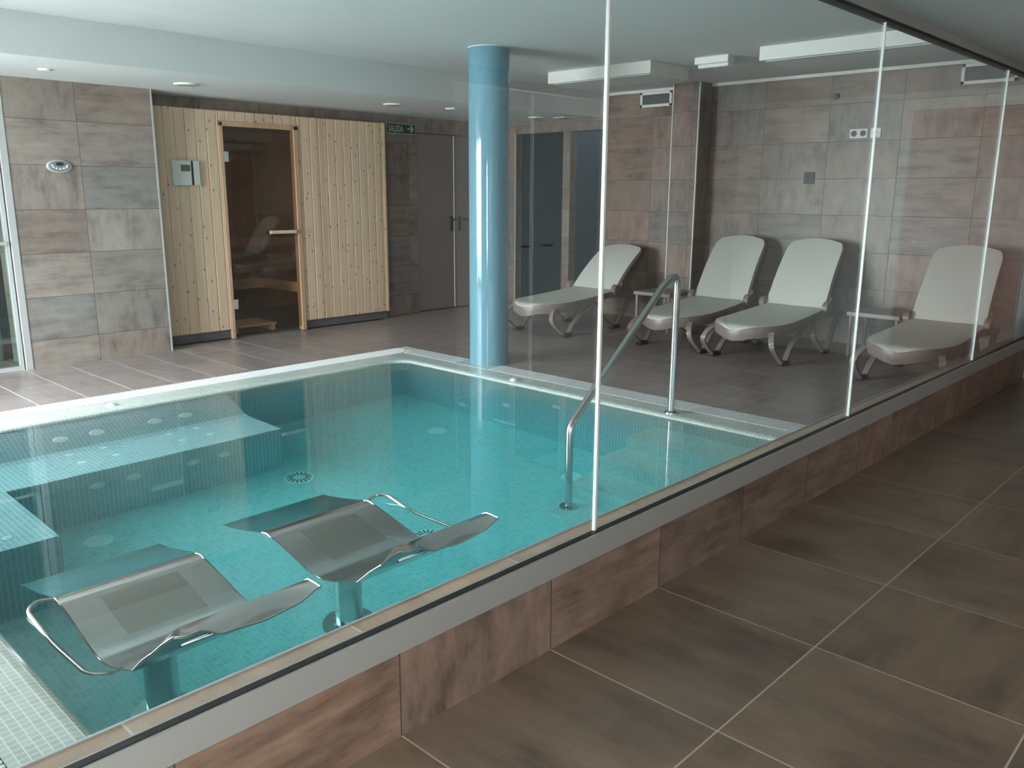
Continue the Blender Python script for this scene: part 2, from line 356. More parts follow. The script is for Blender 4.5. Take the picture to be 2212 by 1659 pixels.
# wall behind the loungers, with the pilaster and the tall openings beyond it
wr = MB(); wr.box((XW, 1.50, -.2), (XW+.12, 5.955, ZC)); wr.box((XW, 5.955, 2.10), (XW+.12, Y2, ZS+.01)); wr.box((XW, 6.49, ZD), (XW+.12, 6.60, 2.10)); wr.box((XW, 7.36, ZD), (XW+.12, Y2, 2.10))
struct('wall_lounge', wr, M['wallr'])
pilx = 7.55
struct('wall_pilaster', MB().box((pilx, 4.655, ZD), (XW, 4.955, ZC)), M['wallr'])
for nm, yy in (('trim_9', 4.655), ('trim_10', 4.955)): struct(nm, MB().box((pilx-.006, yy-.006, ZD), (pilx+.012, yy+.006, ZC)), M['alu_l'])
struct('trim_11', MB().box((XW-.008, 5.948, ZD), (XW+.01, 5.962, ZC)), M['alu_l'])
struct('trim_12', MB().box((XW-.008, 7.352, ZD), (XW+.01, 7.364, 2.10)), M['alu_l'])
ca = MB(); ca.box((XW+1.25, 5.9, ZD), (XW+1.35, 7.5, ZS)); ca.box((XW+.12, 5.86, ZD), (XW+1.3, 5.955, ZS)); ca.box((XW+.12, 6.49, ZD), (XW+1.3, 6.60, ZS)); ca.box((XW+.12, 7.40, ZD), (XW+1.3, 7.5, ZS))
struct('wall_shower', ca, M['panelblue'])
# end wall with the daylight window (left of the picture)
we = MB(); we.box((-1.05, 1.60, -.1), (-.92, 4.7, ZC)); we.box((-1.05, 7.0, -.1), (-.92, 7.3, ZC)); we.box((-1.05, 4.7, 2.18), (-.92, 7.0, ZC)); we.box((-1.05, 4.7, -.1), (-.92, 7.0, .12))
struct('wall_window_side', we, M['wall'])
wf = MB()
for yy in (4.7, 5.82, 6.94): wf.box((-1.02, yy, .12), (-.95, yy+.06, 2.18))
wf.box((-1.02, 4.7, .12), (-.95, 7.0, .18)); wf.box((-1.02, 4.7, 2.12), (-.95, 7.0, 2.18))
w1 = struct('window_1', wf, M['alu_l']); MB().box((-.99, 4.75, .16), (-.98, 6.96, 2.14)).build('window_pane', M['glass'], w1)
# corridor shell
wc = MB(); wc.box((-1.7, -1.12, -.1), (3.86, -1.0, ZK)); wc.box((5.40, -1.12, -.1), (7.6, -1.0, ZK)); wc.box((3.86, -1.12, 2.1), (5.40, -1.0, ZK))
struct('wall_corridor', wc, M['wallr'])
struct('wall_corridor_end', MB().box((7.53, -1.1, 0), (7.63, .56, ZK)).box((7.53, 1.50, 0), (7.95, 1.573, ZK)).box((7.53, .56, 2.08), (7.63, 1.5, ZK)).box((7.60, .5, 0), (7.66, 1.55, ZK)), M['palewall'])  # block beside the partition runs deep, added to close a light leak
d = struct('door_1', MB().box((7.555, .57, 0), (7.595, 1.49, 2.075)), M['orange']); MB().cyl((7.52, .68, 1.02), (7.52, .80, 1.02), .01).cyl((7.555, .68, 1.02), (7.51, .68, 1.02), .01).build('door_handle', M['steel'], d)  # unseen door added so the partition glass mirrors an orange glow
for i, (a, b_) in enumerate(((3.87, 4.625), (4.635, 5.39))):
    d = struct('door_%d' % (2+i), MB().bbox((a, -1.07, .005), (b_, -1.02, 2.095), .004), M['white'])
    hx = 4.56 if i == 0 else 4.70
    MB().cyl((hx, -1.02, 1.03), (hx, -.97, 1.03), .01).cyl((hx, -.97, 1.03), (hx+(-.1 if i == 0 else .1), -.97, 1.03), .009).build('door_handle', M['steel'], d)
we = MB(); we.box((-1.72, -1.12, -.1), (-1.6, -.20, ZK)); we.box((-1.72, .80, -.1), (-1.6, 1.66, ZC)); we.box((-1.72, -.20, 1.9), (-1.6, .8, ZK)); we.box((-1.72, -.20, -.1), (-1.6, .8, .1))
struct('wall_corridor_window_side', we, M['palewall'])
wf = MB()
for yy in (-.20, .74): wf.box((-1.70, yy, .1), (-1.63, yy+.06, 1.9))
wf.box((-1.70, -.20, .1), (-1.63, .8, .16)); wf.box((-1.70, -.20, 1.84), (-1.63, .8, 1.9))
w2 = struct('window_2', wf, M['alu_l']); MB().box((-1.67, -.16, .14), (-1.66, .76, 1.86)).build('window_pane', M['glass'], w2)
struct('wall_return', MB().box((-1.6, 1.63, -.1), (-1.0, 1.7, ZC)), M['palewall'])
struct('ground_terrace', MB().box((-9, -4, -.3), (-1.73, 14, -.05)).box((-1.73, 7.3, -.3), (.44, 14, -.05)).box((-1.73, 1.7, -.3), (-1.05, 7.3, -.05)), M['terrace'])
# sliding glass door left of the left wall, and the dark room it shows
fr = MB(); fr.box((2.062, Y1-.005, ZD), (2.108, Y1+.09, ZS)); fr.box((2.028, Y1+.02, ZD), (2.052, Y1+.07, 2.15)); fr.box((.7, Y1, 2.15), (2.062, Y1+.09, ZS)); fr.box((.7, Y1, ZD), (.75, Y1+.09, ZS)); fr.box((.7, Y1+.02, ZD), (2.03, Y1+.07, ZD+.03))
d = struct('door_4', fr, M['alu_l'])
MB().box((.75, Y1+.04, ZD+.03), (2.03, Y1+.052, 2.15)).build('glass_leaf', M['glass_door'], d)
MB().bbox((1.50, Y1-.005, 1.005), (2.035, Y1+.02, 1.03), .005).build('push_bar', M['alu_l'], d)
struct('wall_left_far', MB().box((-1.0, Y1, -.1), (-.85, Y1+.12, ZS)).box((.45, Y1, -.1), (.7, Y1+.12, ZS)).box((-.85, Y1, 2.15), (.45, Y1+.12, ZS)).box((-.85, Y1, -.1), (.45, Y1+.12, .09)), M['wall'])
wf = MB()
for xx in (-.85, -.22, .40): wf.box((xx, Y1+.02, .09), (xx+.05, Y1+.09, 2.15))
wf.box((-.85, Y1+.02, .09), (.45, Y1+.09, .14)); wf.box((-.85, Y1+.02, 2.10), (.45, Y1+.09, 2.15))
w3 = struct('window_3', wf, M['alu_l']); MB().box((-.81, Y1+.05, .13), (.41, Y1+.06, 2.12)).build('window_pane', M['glass'], w3)
dr = MB(); dr.box((.45, 9.5, ZD), (3.2, 9.6, ZS)); dr.box((.45, Y1+.12, ZD), (.55, 9.6, ZS)); dr.box((3.05, Y2+.1, ZD), (3.2, 9.6, ZS)); dr.box((.45, 7.65, ZS), (9.5, 9.7, ZS+.08))
struct('wall_side_room', dr, M['darkroom'])
eb = empty('storage_box', (1.98, 7.73, ZD), 'dark low object seen through the sliding glass door at left edge', 'box')
MB().bbox((1.85, 7.62, .38), (2.08, 7.84, .60), .02).build('box_lid', M['dark'], eb).matrix_parent_inverse = Matrix.Translation((-1.98, -7.73, -ZD))
MB().bbox((1.88, 7.64, ZD), (2.06, 7.82, .38), .02).build('box_body', M['darkroom'], eb).matrix_parent_inverse = Matrix.Translation((-1.98, -7.73, -ZD))
# steel double doors in the back wall
for i, (a, b_) in enumerate(((6.352, 6.894), (6.903, 7.444))):
    d = struct('door_%d' % (5+i), MB().bbox((a, Y2+.004, ZD+.01), (b_, Y2+.06, 2.045), .003), M['doorm'])
    hx = 6.845 if i == 0 else 6.975
    MB().bbox((hx-.02, Y2-.012, .96), (hx+.02, Y2+.006, 1.135), .009).build('handle_plate', M['dark'], d)
    l = 1 if i else -1
    MB().tube(rounded([(hx, Y2-.01, 1.095), (hx, Y2-.055, 1.095), (hx+(.045 if i == 0 else .13), Y2-.055, 1.092)], .02), .010).build('door_handle', M['dark'], d)
struct('trim_13', MB().box((6.8955, Y2-.003, ZD+.01), (6.9025, Y2+.03, 2.045)), M['white'])

# ------------------------------------------------------------------ spa pool
pool = empty('spa_pool', (2.5, 3.6, ZD), 'sunken spa pool lined in turquoise mosaic behind the glass partition', 'pool')
PO = (2.5, 3.6, ZD)
ZB = -1.12
WX0, WX1, WY1 = .64, 4.42, 5.46
def part(mb, name, mat, parent=pool, org=PO, label=None):
    o = mb.build(name, mat, parent, org)
    if label: o['label'] = label
    return o
def shade_offset(o): return o
b = MB(); b.box((WX0, 1.76, ZB-.2), (WX1, WY1, ZB)); part(b, 'basin_floor', M['mosaicp'])
b = MB(); b.box((WX0-.2, 1.74, ZB-.2), (WX0, WY1+.2, -.06)); b.box((WX1, 1.74, ZB-.2), (WX1+.2, WY1+.2, -.06)); b.box((WX0, WY1, ZB-.2), (WX1, WY1+.2, -.06)); b.box((WX0, 1.74, ZB-.2), (WX1, 1.76, .03))
part(b, 'basin_wall', M['mosaicw'])
# coping with a rounded water edge and a rounded corner
def coping_path(off):
    r = .12 + off
    xs = []
    # from left side near -> left far corner -> far right corner -> right near
    P = [(PX0-off, 1.74)]
    cx, cyy = PX0+.12, PY1-.12
    P += [(cx-r*math.cos(a), cyy+r*math.sin(a)) for a in [math.pi/2*i/8 for i in range(9)]]
    cx = PX1-.12
    P += [(cx+r*math.sin(a), cyy+r*math.cos(a)) for a in [math.pi/2*i/8 for i in range(9)]]
    P += [(PX1+off, 1.74)]
    return P
prof = [(.04, -.30), (.012, -.06), (-.002, -.02), (0.0, .02), (.008, .036), (.022, .045), (.045, .0495), (.07, ZD)]
rows = []
for off, z in prof: rows.append([(x, y, z) for x, y in coping_path(off)])
# outer edge of the top: project to rectangle
inner = coping_path(.07); outer = []
for x, y in inner:
    ox = CX0 if x < PX0+.12 else (CX1 if x > PX1-.12 else x); oy = CY1 if y > PY1-.12+.0 else y
    if x < PX0+.12 and y > PY1-.12: # corner
        t = (y-(PY1-.12))/.19; ox, oy = (CX0, min(CY1, y+(CY1-PY1-.07)*min(1, t*1.4))) if t < .72 else (CX0+(x-(PX0-.07))*1.2*(t-.72)/.28, CY1)
    if x > PX1-.12 and y > PY1-.12:
        t = (y-(PY1-.12))/.19; ox, oy = (CX1, min(CY1, y+(CY1-PY1-.07)*min(1, t*1.4))) if t < .72 else (CX1-((PX1+.07)-x)*1.2*(t-.72)/.28, CY1)
    outer.append((ox, oy, ZD))
rows.append(outer)
b = MB().grid(rows, 0, False)
b.box((CX0, 1.74, -.2), (CX0+.02, CY1, ZD-.004)); b.box((CX1-.02, 1.74, -.2), (CX1, CY1, ZD-.004)); b.box((CX0, CY1-.02, -.2), (CX1, CY1, ZD-.004))
part(b, 'coping', M['mosaic'], label='pale green mosaic coping with a rounded water edge')
part(MB().box((CX1-.005, 4.635, -.1), (GX1+.002, 5.0, ZD+.001)), 'coping_pad', M['mosaic'])
# benches with a sloped back
def bench(name, x0, x1, far=True):
    b = MB(); S = [(WY1+.05, -.02), (WY1-.03, -.02), (5.36, -.10), (5.17, -.37), (5.12, -.395), (5.06, -.40), (4.735, -.40), (4.715, -.405), (4.71, -.43), (4.71, ZB-.05), (WY1+.05, ZB-.05)]
    n = len(S); vs = [(x0, y, z) for y, z in S]+[(x1, y, z) for y, z in S]
    b.add(vs, [(i, (i+1) % n, n+(i+1) % n, n+i) for i in range(n)]+[tuple(range(n)), tuple(reversed(range(n, 2*n)))])
    return part(b, name, M['mosaicw'])
bench('bench', WX0-.02, 2.80)
S = [(WX0-.05, -.02), (WX0+.03, -.02), (.72, -.12), (.86, -.37), (.90, -.395), (.95, -.40), (1.175, -.40), (1.195, -.405), (1.20, -.43), (1.20, ZB-.05), (WX0-.05, ZB-.05)]
n = len(S); b = MB().add([(x, 3.97, z) for x, z in S]+[(x, 4.80, z) for x, z in S], [(i, (i+1) % n, n+(i+1) % n, n+i) for i in range(n)]+[tuple(range(n)), tuple(reversed(range(n, 2*n)))])
part(b, 'bench', M['mosaicw'])
for x0, x1, z in ((4.105, 4.5, -.24), (3.85, 4.105, -.45), (3.585, 3.85, -.66), (3.31, 3.585, -.86)):
    part(MB().bbox((x0, 1.745, ZB-.04), (x1+(.001 if x1 < 4.4 else 0), 2.935, z), .008), 'step', M['mosaicp'])
def jet(c, axis, r, name='jet', flat=.012):
    c = Vector(c); a = Vector(axis).normalized(); b = MB()
    b.cyl(c-a*.004, c+a*flat*.6, r, 28, r*.94); b.cyl(c+a*flat*.6, c+a*flat, r*.94, 28, r*.8); b.cyl(c+a*flat, c+a*(flat+.006), r*.33, 20, r*.26)
    return part(b, name, M['jet'])
sl = Vector((0, -.27, .19))
for x in (1.657, 1.865, 2.224, 2.432): jet((x, 5.272, -.225), (0, -.82, .57), .046)
for x in (1.64, 1.832, 2.231, 2.414):
    for y in (5.105, 4.92): jet((x, y, -.4), (0, 0, 1), .024, 'air_nozzle', .006)
for x in (1.641, 1.839, 2.192, 2.392): jet((x, 4.71, -.63), (0, -1, 0), .045)
jet((3.517, WY1, -.08), (0, -1, 0), .045)
for y, z in ((4.731, -.92), (4.245, -.62), (3.756, -.345)): jet((WX1, y, z), (-1, 0, 0), .045)
for y in (4.10, 4.46): jet((1.02, y, -.4), (0, 0, 1), .024, 'air_nozzle', .006)
part(MB().bbox((1.93, 4.698, -.93), (2.12, 4.715, -.86), .005), 'suction_grille', M['jet'])
part(MB().bbox((WX1-.012, 4.15, -1.07), (WX1+.004, 4.38, -1.03), .004), 'suction_grille', M['jet'])
def drain(x, y, r=.09):
    b = MB().cyl((x, y, ZB-.002), (x, y, ZB+.008), r, 32, r*.95)
    d = part(b, 'floor_drain', M['jet'])
    s = MB()
    for i in range(16):
        a = 2*math.pi*i/16; s.cyl((x+.4*r*math.cos(a), y+.4*r*math.sin(a), ZB+.0095), (x+.82*r*math.cos(a), y+.82*r*math.sin(a), ZB+.0095), .0038, 6)
    o = s.build('slot', M['dark'], d, PO)
drain(2.765, 4.475, .10); drain(2.825, 3.315)
for x, y in ((1.53, 4.46), (3.975, 4.53), (4.0, 3.26)): jet((x, y, ZB), (0, 0, 1), .075, 'floor_light', .012)
for x, y in ((4.455, 4.21), (2.07, 5.545)):
    part(MB().cyl((x, y, ZD-.002), (x, y, ZD+.006), .033, 24, .031).cyl((x, y, ZD+.006), (x, y, ZD+.014), .02, 20, .017), 'air_button', M['white'])
# water
wt = MB().box((WX0-.03, 1.75, ZB-.03), (WX1+.03, WY1+.03, ZW))
wo = wt.build('water', M['water']); tag(wo, 'still clear turquoise water filling the spa pool', 'water', kind='stuff')

# overflow gratings
def grating(x0, x1, y0, y1, along, mitre=0):
    b = MB(); z0, z1 = ZD-.022, ZD+.002
    if along == 'y':
        for k in range(6):
            x = x0+.008+k*(x1-x0-.028)/5; b.box((x, y0, z0), (x+.012, y1, z1-.001))
        n = int((y1-y0)/.0215)
        for k in range(n): y = y0+k*(y1-y0)/n; b.box((x0, y, z0+.006), (x1, y+.0105, z1))
    else:
        for k in range(6):
            y = y0+.008+k*(y1-y0-.028)/5; b.box((x0, y, z0), (x1, y+.012, z1-.001))
        n = int((x1-x0)/.0215)
        for k in range(n): x = x0+k*(x1-x0)/n; b.box((x, y0, z0+.006), (x+.0105, y1, z1))
    return b.build('overflow_grating', M['plastic'])
G = 'white gratings of the pool overflow channel'
tag(grating(CX1+.004, GX1-.004, 1.745, 4.632, 'y'), 'long white overflow grating between the blue column and the glass partition', 'grating', G)
tag(grating(CX1+.004, GX1-.004, 5.003, CY1+.0, 'y'), 'short white overflow grating between the pool corner and the blue column', 'grating', G)
tag(grating(GX0+.0, CX1+.1, CY1+.004, GY1-.004, 'x'), 'white overflow grating along the sauna side of the pool', 'grating', G)
tag(grating(GX0+.004, CX0-.004, 1.745, CY1, 'y'), 'white overflow grating at lower left corner beside wide pale mosaic', 'grating', G)
g = MB(); g.box((CX1, 1.745, -.14), (GX1, GY1, -.12)); g.box((GX0, CY1, -.14), (CX1, GY1, -.12)); g.box((GX0, 1.745, -.14), (CX0, CY1, -.12))
struct('trim_14', g, M['dark'])
part(MB().add([(CX1-.0, CY1, ZD+.003), (CX1+.012, CY1-.004, ZD+.003), (GX1, GY1-.012, ZD+.003), (GX1-.01, GY1, ZD+.003)], [(0, 1, 2, 3)]).box((CX1+.1, CY1, -.1), (GX1, GY1-.004, ZD)), 'corner_piece', M['white'])

# ------------------------------------------------------------------ blue column
col = empty('round_column', (4.80, 4.815, ZD), 'glossy light blue round column at the pool corner', 'column'); tag(col, kind='structure')
MB().cyl((4.80, 4.815, ZD), (4.80, 4.815, ZC), .157, 64, caps=False).build('shaft', M['column'], col, (4.80, 4.815, ZD))
MB().cyl((4.80, 4.815, ZC-.006), (4.80, 4.815, ZC-.001), .162, 64).build('top_ring', M['white'], col, (4.80, 4.815, ZD))

# ------------------------------------------------------------------ glass partition panels
names = ['leftmost clear glass panel, in front of both steel water beds', 'clear glass panel in front of the pool handrail and steps', 'clear glass panel in front of the two middle loungers', 'rightmost clear glass panel, in front of the last lounger']
for i, (a, b_) in enumerate(((.045, 2.068), (2.082, 4.108), (4.119, 6.141), (6.151, 7.79))):
    p = empty('glass_panel', (a, 1.593, .30), names[i], 'glass panel', 'glass panels of the partition')
    MB().box((a, 1.588, .30), (b_, 1.598, 2.172)).build('pane', M['glass'], p, (a, 1.593, .30))
    w = .013 if i == 0 else .008
    if i < 3: MB().bbox((b_, 1.5865, .328), (b_+w, 1.5995, 2.166), .003).build('polished_edge', M['edge'], p, (a, 1.593, .30))

# ------------------------------------------------------------------ pool handrail
h = empty('pool_handrail', (4.46, 2.835, ZD), 'brushed steel handrail sloping from the coping down to the pool steps', 'handrail')
HO = (4.46, 2.835, ZD); yr = 2.84
MB().tube(rounded([(4.46, yr, ZD), (4.46, yr, .925), (4.33, yr, .885), (3.455, yr, .165), (3.455, yr, .045)], .11, 8), .0215, 20).build('rail', M['steel'], h, HO)
MB().tube([(3.455, yr, .048), (3.455, yr, -.4), (3.455, yr, -.858)], .0205, 20).cyl((3.455, yr, .036), (3.455, yr, .048), .0225).build('lower_post', M['steel'], h, HO)
MB().cyl((4.46, yr, ZD), (4.46, yr, ZD+.008), .045, 28, .043).cyl((4.46, yr, ZD+.008), (4.46, yr, ZD+.018), .034, 28, .025).build('base_flange', M['steel'], h, HO)
MB().cyl((3.455, yr, -.86), (3.455, yr, -.85), .052, 28, .05).cyl((3.455, yr, -.85), (3.455, yr, -.838), .036, 28, .026).build('base_flange', M['steel'], h, HO)

# ------------------------------------------------------------------ stainless water beds
BED = [(3.34, -.135), (3.24, -.095), (3.12, -.035), (3.03, .018), (2.985, .036), (2.94, .034), (2.88, .008), (2.78, -.048), (2.70, -.093), (2.65, -.115), (2.60, -.122), (2.54, -.108), (2.46, -.055), (2.36, .02), (2.27, .095)]
def water_bed(x0, rail_side, label, ped):
    org = (x0+.26, 2.73, ZB); r = empty('water_bed', org, label, 'water lounger', 'steel water beds in the pool')
    rows = []; K = 22; prof = smoothpts([(0, y, z) for y, z in BED], 4)
    def lip(u):
        pts = [(0, .142), (.05, .195), (.115, .192), (.19, .158), (.32, .148), (.43, .158), (.52, .187)]
        for (a, za), (b2, zb) in zip(pts, pts[1:]):
            if u <= b2+1e-6: t = (u-a)/(b2-a); t = t*t*(3-2*t); return za+(zb-za)*t
        return .187
    for p in prof: rows.append([(x0+.52*i/K, p.y, p.z) for i in range(K+1)])
    for s in (.35, .7, 1.0):
        row = []
        for i in range(K+1):
            u = .52*i/K; c = min(1, u/.09); c = c*c*(3-2*c)
            zr = .095+(.142-.095)*s*(1-c)+c*((.19-.095)*(1-(1-s)**2)); row.append((x0+u, 2.27-.065*s, zr))
        rows.append(row)
    for s in (.5, 1.0):
        row = []
        for i in range(K+1):
            u = .52*i/K; c = min(1, u/.09); z1 = .142*(1-c)+c*.19; z2 = lip(u); cc = min(1, u/.07); cc = cc*cc*(3-2*cc); row.append((x0+u, 2.205-.062*s*cc-.004*s, z1+(z2-z1)*s*s))
        rows.append(row)
    MB().grid(rows, .005).build('steel_sheet', M['steel_d'], r, org)
    # bright rolled edges of the sheet
    for i in (0, K):
        MB().tube([row[i] for row in rows], .0035, 8).build('edge_bead', M['steel'], r, org)
    MB().tube([p for p in rows[-1]], .0035, 8).build('edge_bead', M['steel'], r, org)
    # perforated air panel on the thigh slope
    pr = []
    for k in range(9):
        t = k/8; y = 2.905-.235*t
        for (p, q_) in zip(prof, prof[1:]):
            if q_.y <= y <= p.y: tt = (p.y-y)/(p.y-q_.y); z = p.z+(q_.z-p.z)*tt
        pr.append([(x0+.12+.28*i/6, y, z+.0012) for i in range(7)])
    MB().grid(pr, .0008).build('air_panel', M['steel_p'], r, org)
    MB().cyl((ped[0], ped[1], ZB+.01), (ped[0], ped[1], -.075), .062, 32).build('pedestal', M['steel_d'], r, org)
    MB().cyl((ped[0], ped[1], ZB), (ped[0], ped[1], ZB+.012), .12, 36).cyl((ped[0], ped[1], ZB+.012), (ped[0], ped[1], ZB+.035), .07, 32, .064).build('base_flange', M['steel_d'], r, org)
    MB().add([(x0+.10, 2.62, -.128), (x0+.42, 2.62, -.128), (x0+.42, 2.96, .02), (x0+.10, 2.96, .02), (x0+.14, 2.78, -.15), (x0+.38, 2.78, -.15), (x0+.38, 2.95, -.15), (x0+.14, 2.95, -.15)],
             [(0, 3, 2, 1), (4, 5, 6, 7), (0, 1, 5, 4), (1, 2, 6, 5), (2, 3, 7, 6), (3, 0, 4, 7)]).build('bracket', M['steel_d'], r, org)
    MB().tube(rounded([(x0+.10, 2.235, .115), (x0+.40, 2.235, .115)], .01), .006, 8).build('stiffener', M['steel'], r, org)
    if rail_side > 0: pts = [(x0+.515, 2.985, .030), (x0+.575, 2.99, .05), (x0+.605, 2.93, .052), (x0+.595, 2.70, .01), (x0+.60, 2.50, .01), (x0+.56, 2.43, -.01), (x0+.515, 2.45, -.05)]
    else: pts = [(x0+.005, 2.985, .030), (x0-.055, 2.985, .045), (x0-.10, 2.93, .045), (x0-.105, 2.68, .02), (x0-.095, 2.44, .01), (x0-.04, 2.40, .0), (x0+.005, 2.45, -.05)]
    MB().tube(rounded(pts, .055, 7), .0085, 12).build('side_rail', M['steel'], r, org)
    return r
water_bed(.858, -1, 'left steel water bed, nearest the mosaic corner, handrail on its left', (1.185, 2.96))
water_bed(1.665, 1, 'right steel water bed, nearer the pool steps, handrail on its right', (2.045, 2.955))

# ------------------------------------------------------------------ sun loungers
def make_lounger(ang):
    r = empty('sun_lounger', (0, 0, 0), '', 'sun lounger', 'sun loungers facing the pool')
    HX = 1.10; HZ = .385
    def outline(x):   # half width of the seat at x
        w = .30 if x > .42 else .30*math.sqrt(max(0, 1-((.42-x)/.42)**2.4))
        return max(.012, w - .02*max(0, (x-.45)/.65))
    def zs(x): return .325+.012*math.sin(min(1, x/.35)*math.pi/2) + (.055*((x-.3)/.8)**1.5 if x > .3 else 0) - .03*max(0, (.06-x)/.06)**2
    xs = [0, .01, .03, .06, .10, .15, .21, .28, .36, .45, .55, .65, .75, .85, .95, 1.03, HX]
    rows = [[(x, outline(x)*(-1+2*i/12), zs(x)-.010*(abs(-1+2*i/12)**6)-.006*(1-abs(-1+2*i/12)**2)) for i in range(13)] for x in xs]
    MB().grid(rows, .012).build('seat_sling', M['sling'], r)
    # rim of the seat: deep at the foot end
    L = [(x, -outline(x)-.004) for x in reversed(xs[1:])]; L2 = [(x, outline(x)+.004) for x in xs[1:]]
    ring = L+[(-.006, 0)]+L2; rows = []
    for (x, y) in ring:
        zt = zs(max(0, x))-.014; hgt = .085 if x < .4 else max(.05, .085-.055*(x-.4)); s = .97
        rows.append([(x, y, zt+.004), (x*1.0-.004, y*1.012, zt-.012), (x, y*1.012, zt-hgt*.6), (x+.006, y*.99, zt-hgt), (x+.03, y*.90, zt-hgt+.004), (x+.03, y*.92, zt-.01)])
    n = 6; vs = [p for rr in rows for p in rr]
    MB().add(vs, [(j*n+i, (j+1)*n+i, (j+1)*n+(i+1) % n, j*n+(i+1) % n) for j in range(len(rows)-1) for i in range(n)]+[tuple(range(n)), tuple(reversed(range((len(rows)-1)*n, len(rows)*n)))], True).build('seat_frame', M['taupe'], r)
    # side beams running back past the hinge
    for s in (-1, 1):
        pts = smoothpts([(1.0, s*.285, HZ-.045), (1.15, s*.29, HZ-.05), (1.42, s*.285, HZ-.075)], 4)
        MB().sweep(pts, [(-.016, -.028), (.016, -.028), (.016, .028), (-.016, .028)], (0, 1, 0), smooth=False).build('side_beam', M['taupe'], r)
    # backrest
    ca, sa = math.cos(ang), math.sin(ang); BL = .70
    def bp(t, y, d=0):
        bow = -.03*math.sin(math.pi*t); return (HX+.0+t*BL*ca+(d+bow)*(-sa)*-1, y, HZ-.01+t*BL*sa-(d+bow)*ca*1)
    ts = [0, .08, .2, .35, .5, .65, .78, .87, .93, .97, 1.0]
    def bw(t): return (.275-.02*t)*(1 if t < .8 else max(.0, (1-((t-.8)/.2)**2.6))**.5*.35+.65 if t < 1 else .60)
    rows = [[bp(t, bw(t)*(-1+2*i/12)) for i in range(13)] for t in ts]
    # arch the top edge
    rows = [[bp(t-.03*(abs(-1+2*i/12)**2)*max(0, (t-.6)/.4), bw(t)*(-1+2*i/12)) for i in range(13)] for t in ts]
    MB().grid(rows, -.012).build('back_sling', M['sling'], r)
    rim = [rows[j][0] for j in range(len(ts))]+[rows[-1][i] for i in range(1, 12)]+[rows[j][12] for j in range(len(ts)-1, -1, -1)]
    off = Vector((sa, 0, -ca))*.014
    MB().sweep([Vector(p)+off for p in rim], [(.012*math.cos(a), .012*math.sin(a)) for a in [i*math.pi/4 for i in range(8)]]).build('back_frame', M['taupe'], r)
    for s in (-1, 1):
        MB().cyl((HX-.01, s*.272, HZ+.005), (HX-.01, s*.318, HZ+.0), .055, 28).cyl((HX-.01, s*.318, HZ), (HX-.01, s*.325, HZ), .055, 28, .04).build('hinge_knob', M['taupe'], r)
        MB().cyl((HX+.01, s*.275, HZ-.02), (HX+.12*ca+.02, s*.285, HZ+.12*sa-.02), .02, 12).build('hinge_arm', M['taupe'], r)
    MB().cyl((HX+BL*.55*ca, -.24, HZ+BL*.55*sa-.05), (HX+BL*.55*ca, .24, HZ+BL*.55*sa-.05), .012).build('back_bar', M['taupe'], r)
    # strap legs: a V each side at front and back
    def leg(s, xa, xf, xb, za, zb):
        pts = smoothpts([(xa+.05, s*.262, za), (xa-.01, s*.292, za-.045), (xa-.02, s*.315, .15), (xf-.03, s*.318, .03), (xf+.01, s*.315, .016), (xf+.06, s*.31, .03), (xf+.17, s*.30, .135), (xb, s*.275, zb)], 5)
        sec = [(-.022, -.009), (.022, -.009), (.022, .009), (-.022, .009)]
        lg = MB().sweep(pts, sec, (0, 1, 0), smooth=False).build('leg', M['taupe'], r)
        MB().bbox((xf-.045, s*.315-.028, 0), (xf+.085, s*.315+.028, .034), .010).build('rubber_foot', M['black'], lg)
    for s in (-1, 1):
        leg(s, .11, .27, .80, .270, .315); leg(s, .86, 1.04, 1.38, .30, .30)
    return r
def set_lounger(o, x, y, lab, rz=0): o.location = (x, y, ZD); o.rotation_euler = (0, 0, rz); o['label'] = lab
A1 = math.radians(56)
l3 = make_lounger(A1); set_lounger(l3, 6.12, 3.36, 'white sling lounger left of the wall sockets, third from the far opening')
l2 = copy_tree(l3); set_lounger(l2, 6.13, 4.12, 'white sling lounger partly behind the pool handrail, against the pilaster')
l4 = copy_tree(l3); set_lounger(l4, 6.04, 2.06, 'white sling lounger on its own at far right, beyond the low table', 0)
l1 = make_lounger(math.radians(38)); set_lounger(l1, 5.93, 5.50, 'white sling lounger right beside the blue column, back reclined lower')

# ------------------------------------------------------------------ side tables
def side_table(x, y):
    r = empty('side_table', (x, y, ZD), '', 'side table', 'low side tables among the loungers')
    MB().bbox((0, 0, .35), (.40, .44, .388), .008).build('table_top', M['taupe2'], r)
    for a in (.03, .37):
        for b_ in (.03, .41): MB().cyl((a, b_, 0), (a, b_, .35), .013, 14, .016).build('leg', M['taupe2'], r)
    return r
M['taupe2'] = simple('light_taupe_resin', (.30, .27, .255), .45)
t = side_table(7.14, 2.42); t['label'] = 'low side table between the sockets and the rightmost lounger'
t2 = copy_tree(t); t2.location = (7.10, 4.60, ZD); t2['label'] = 'low side table left of the pilaster behind the handrail top'

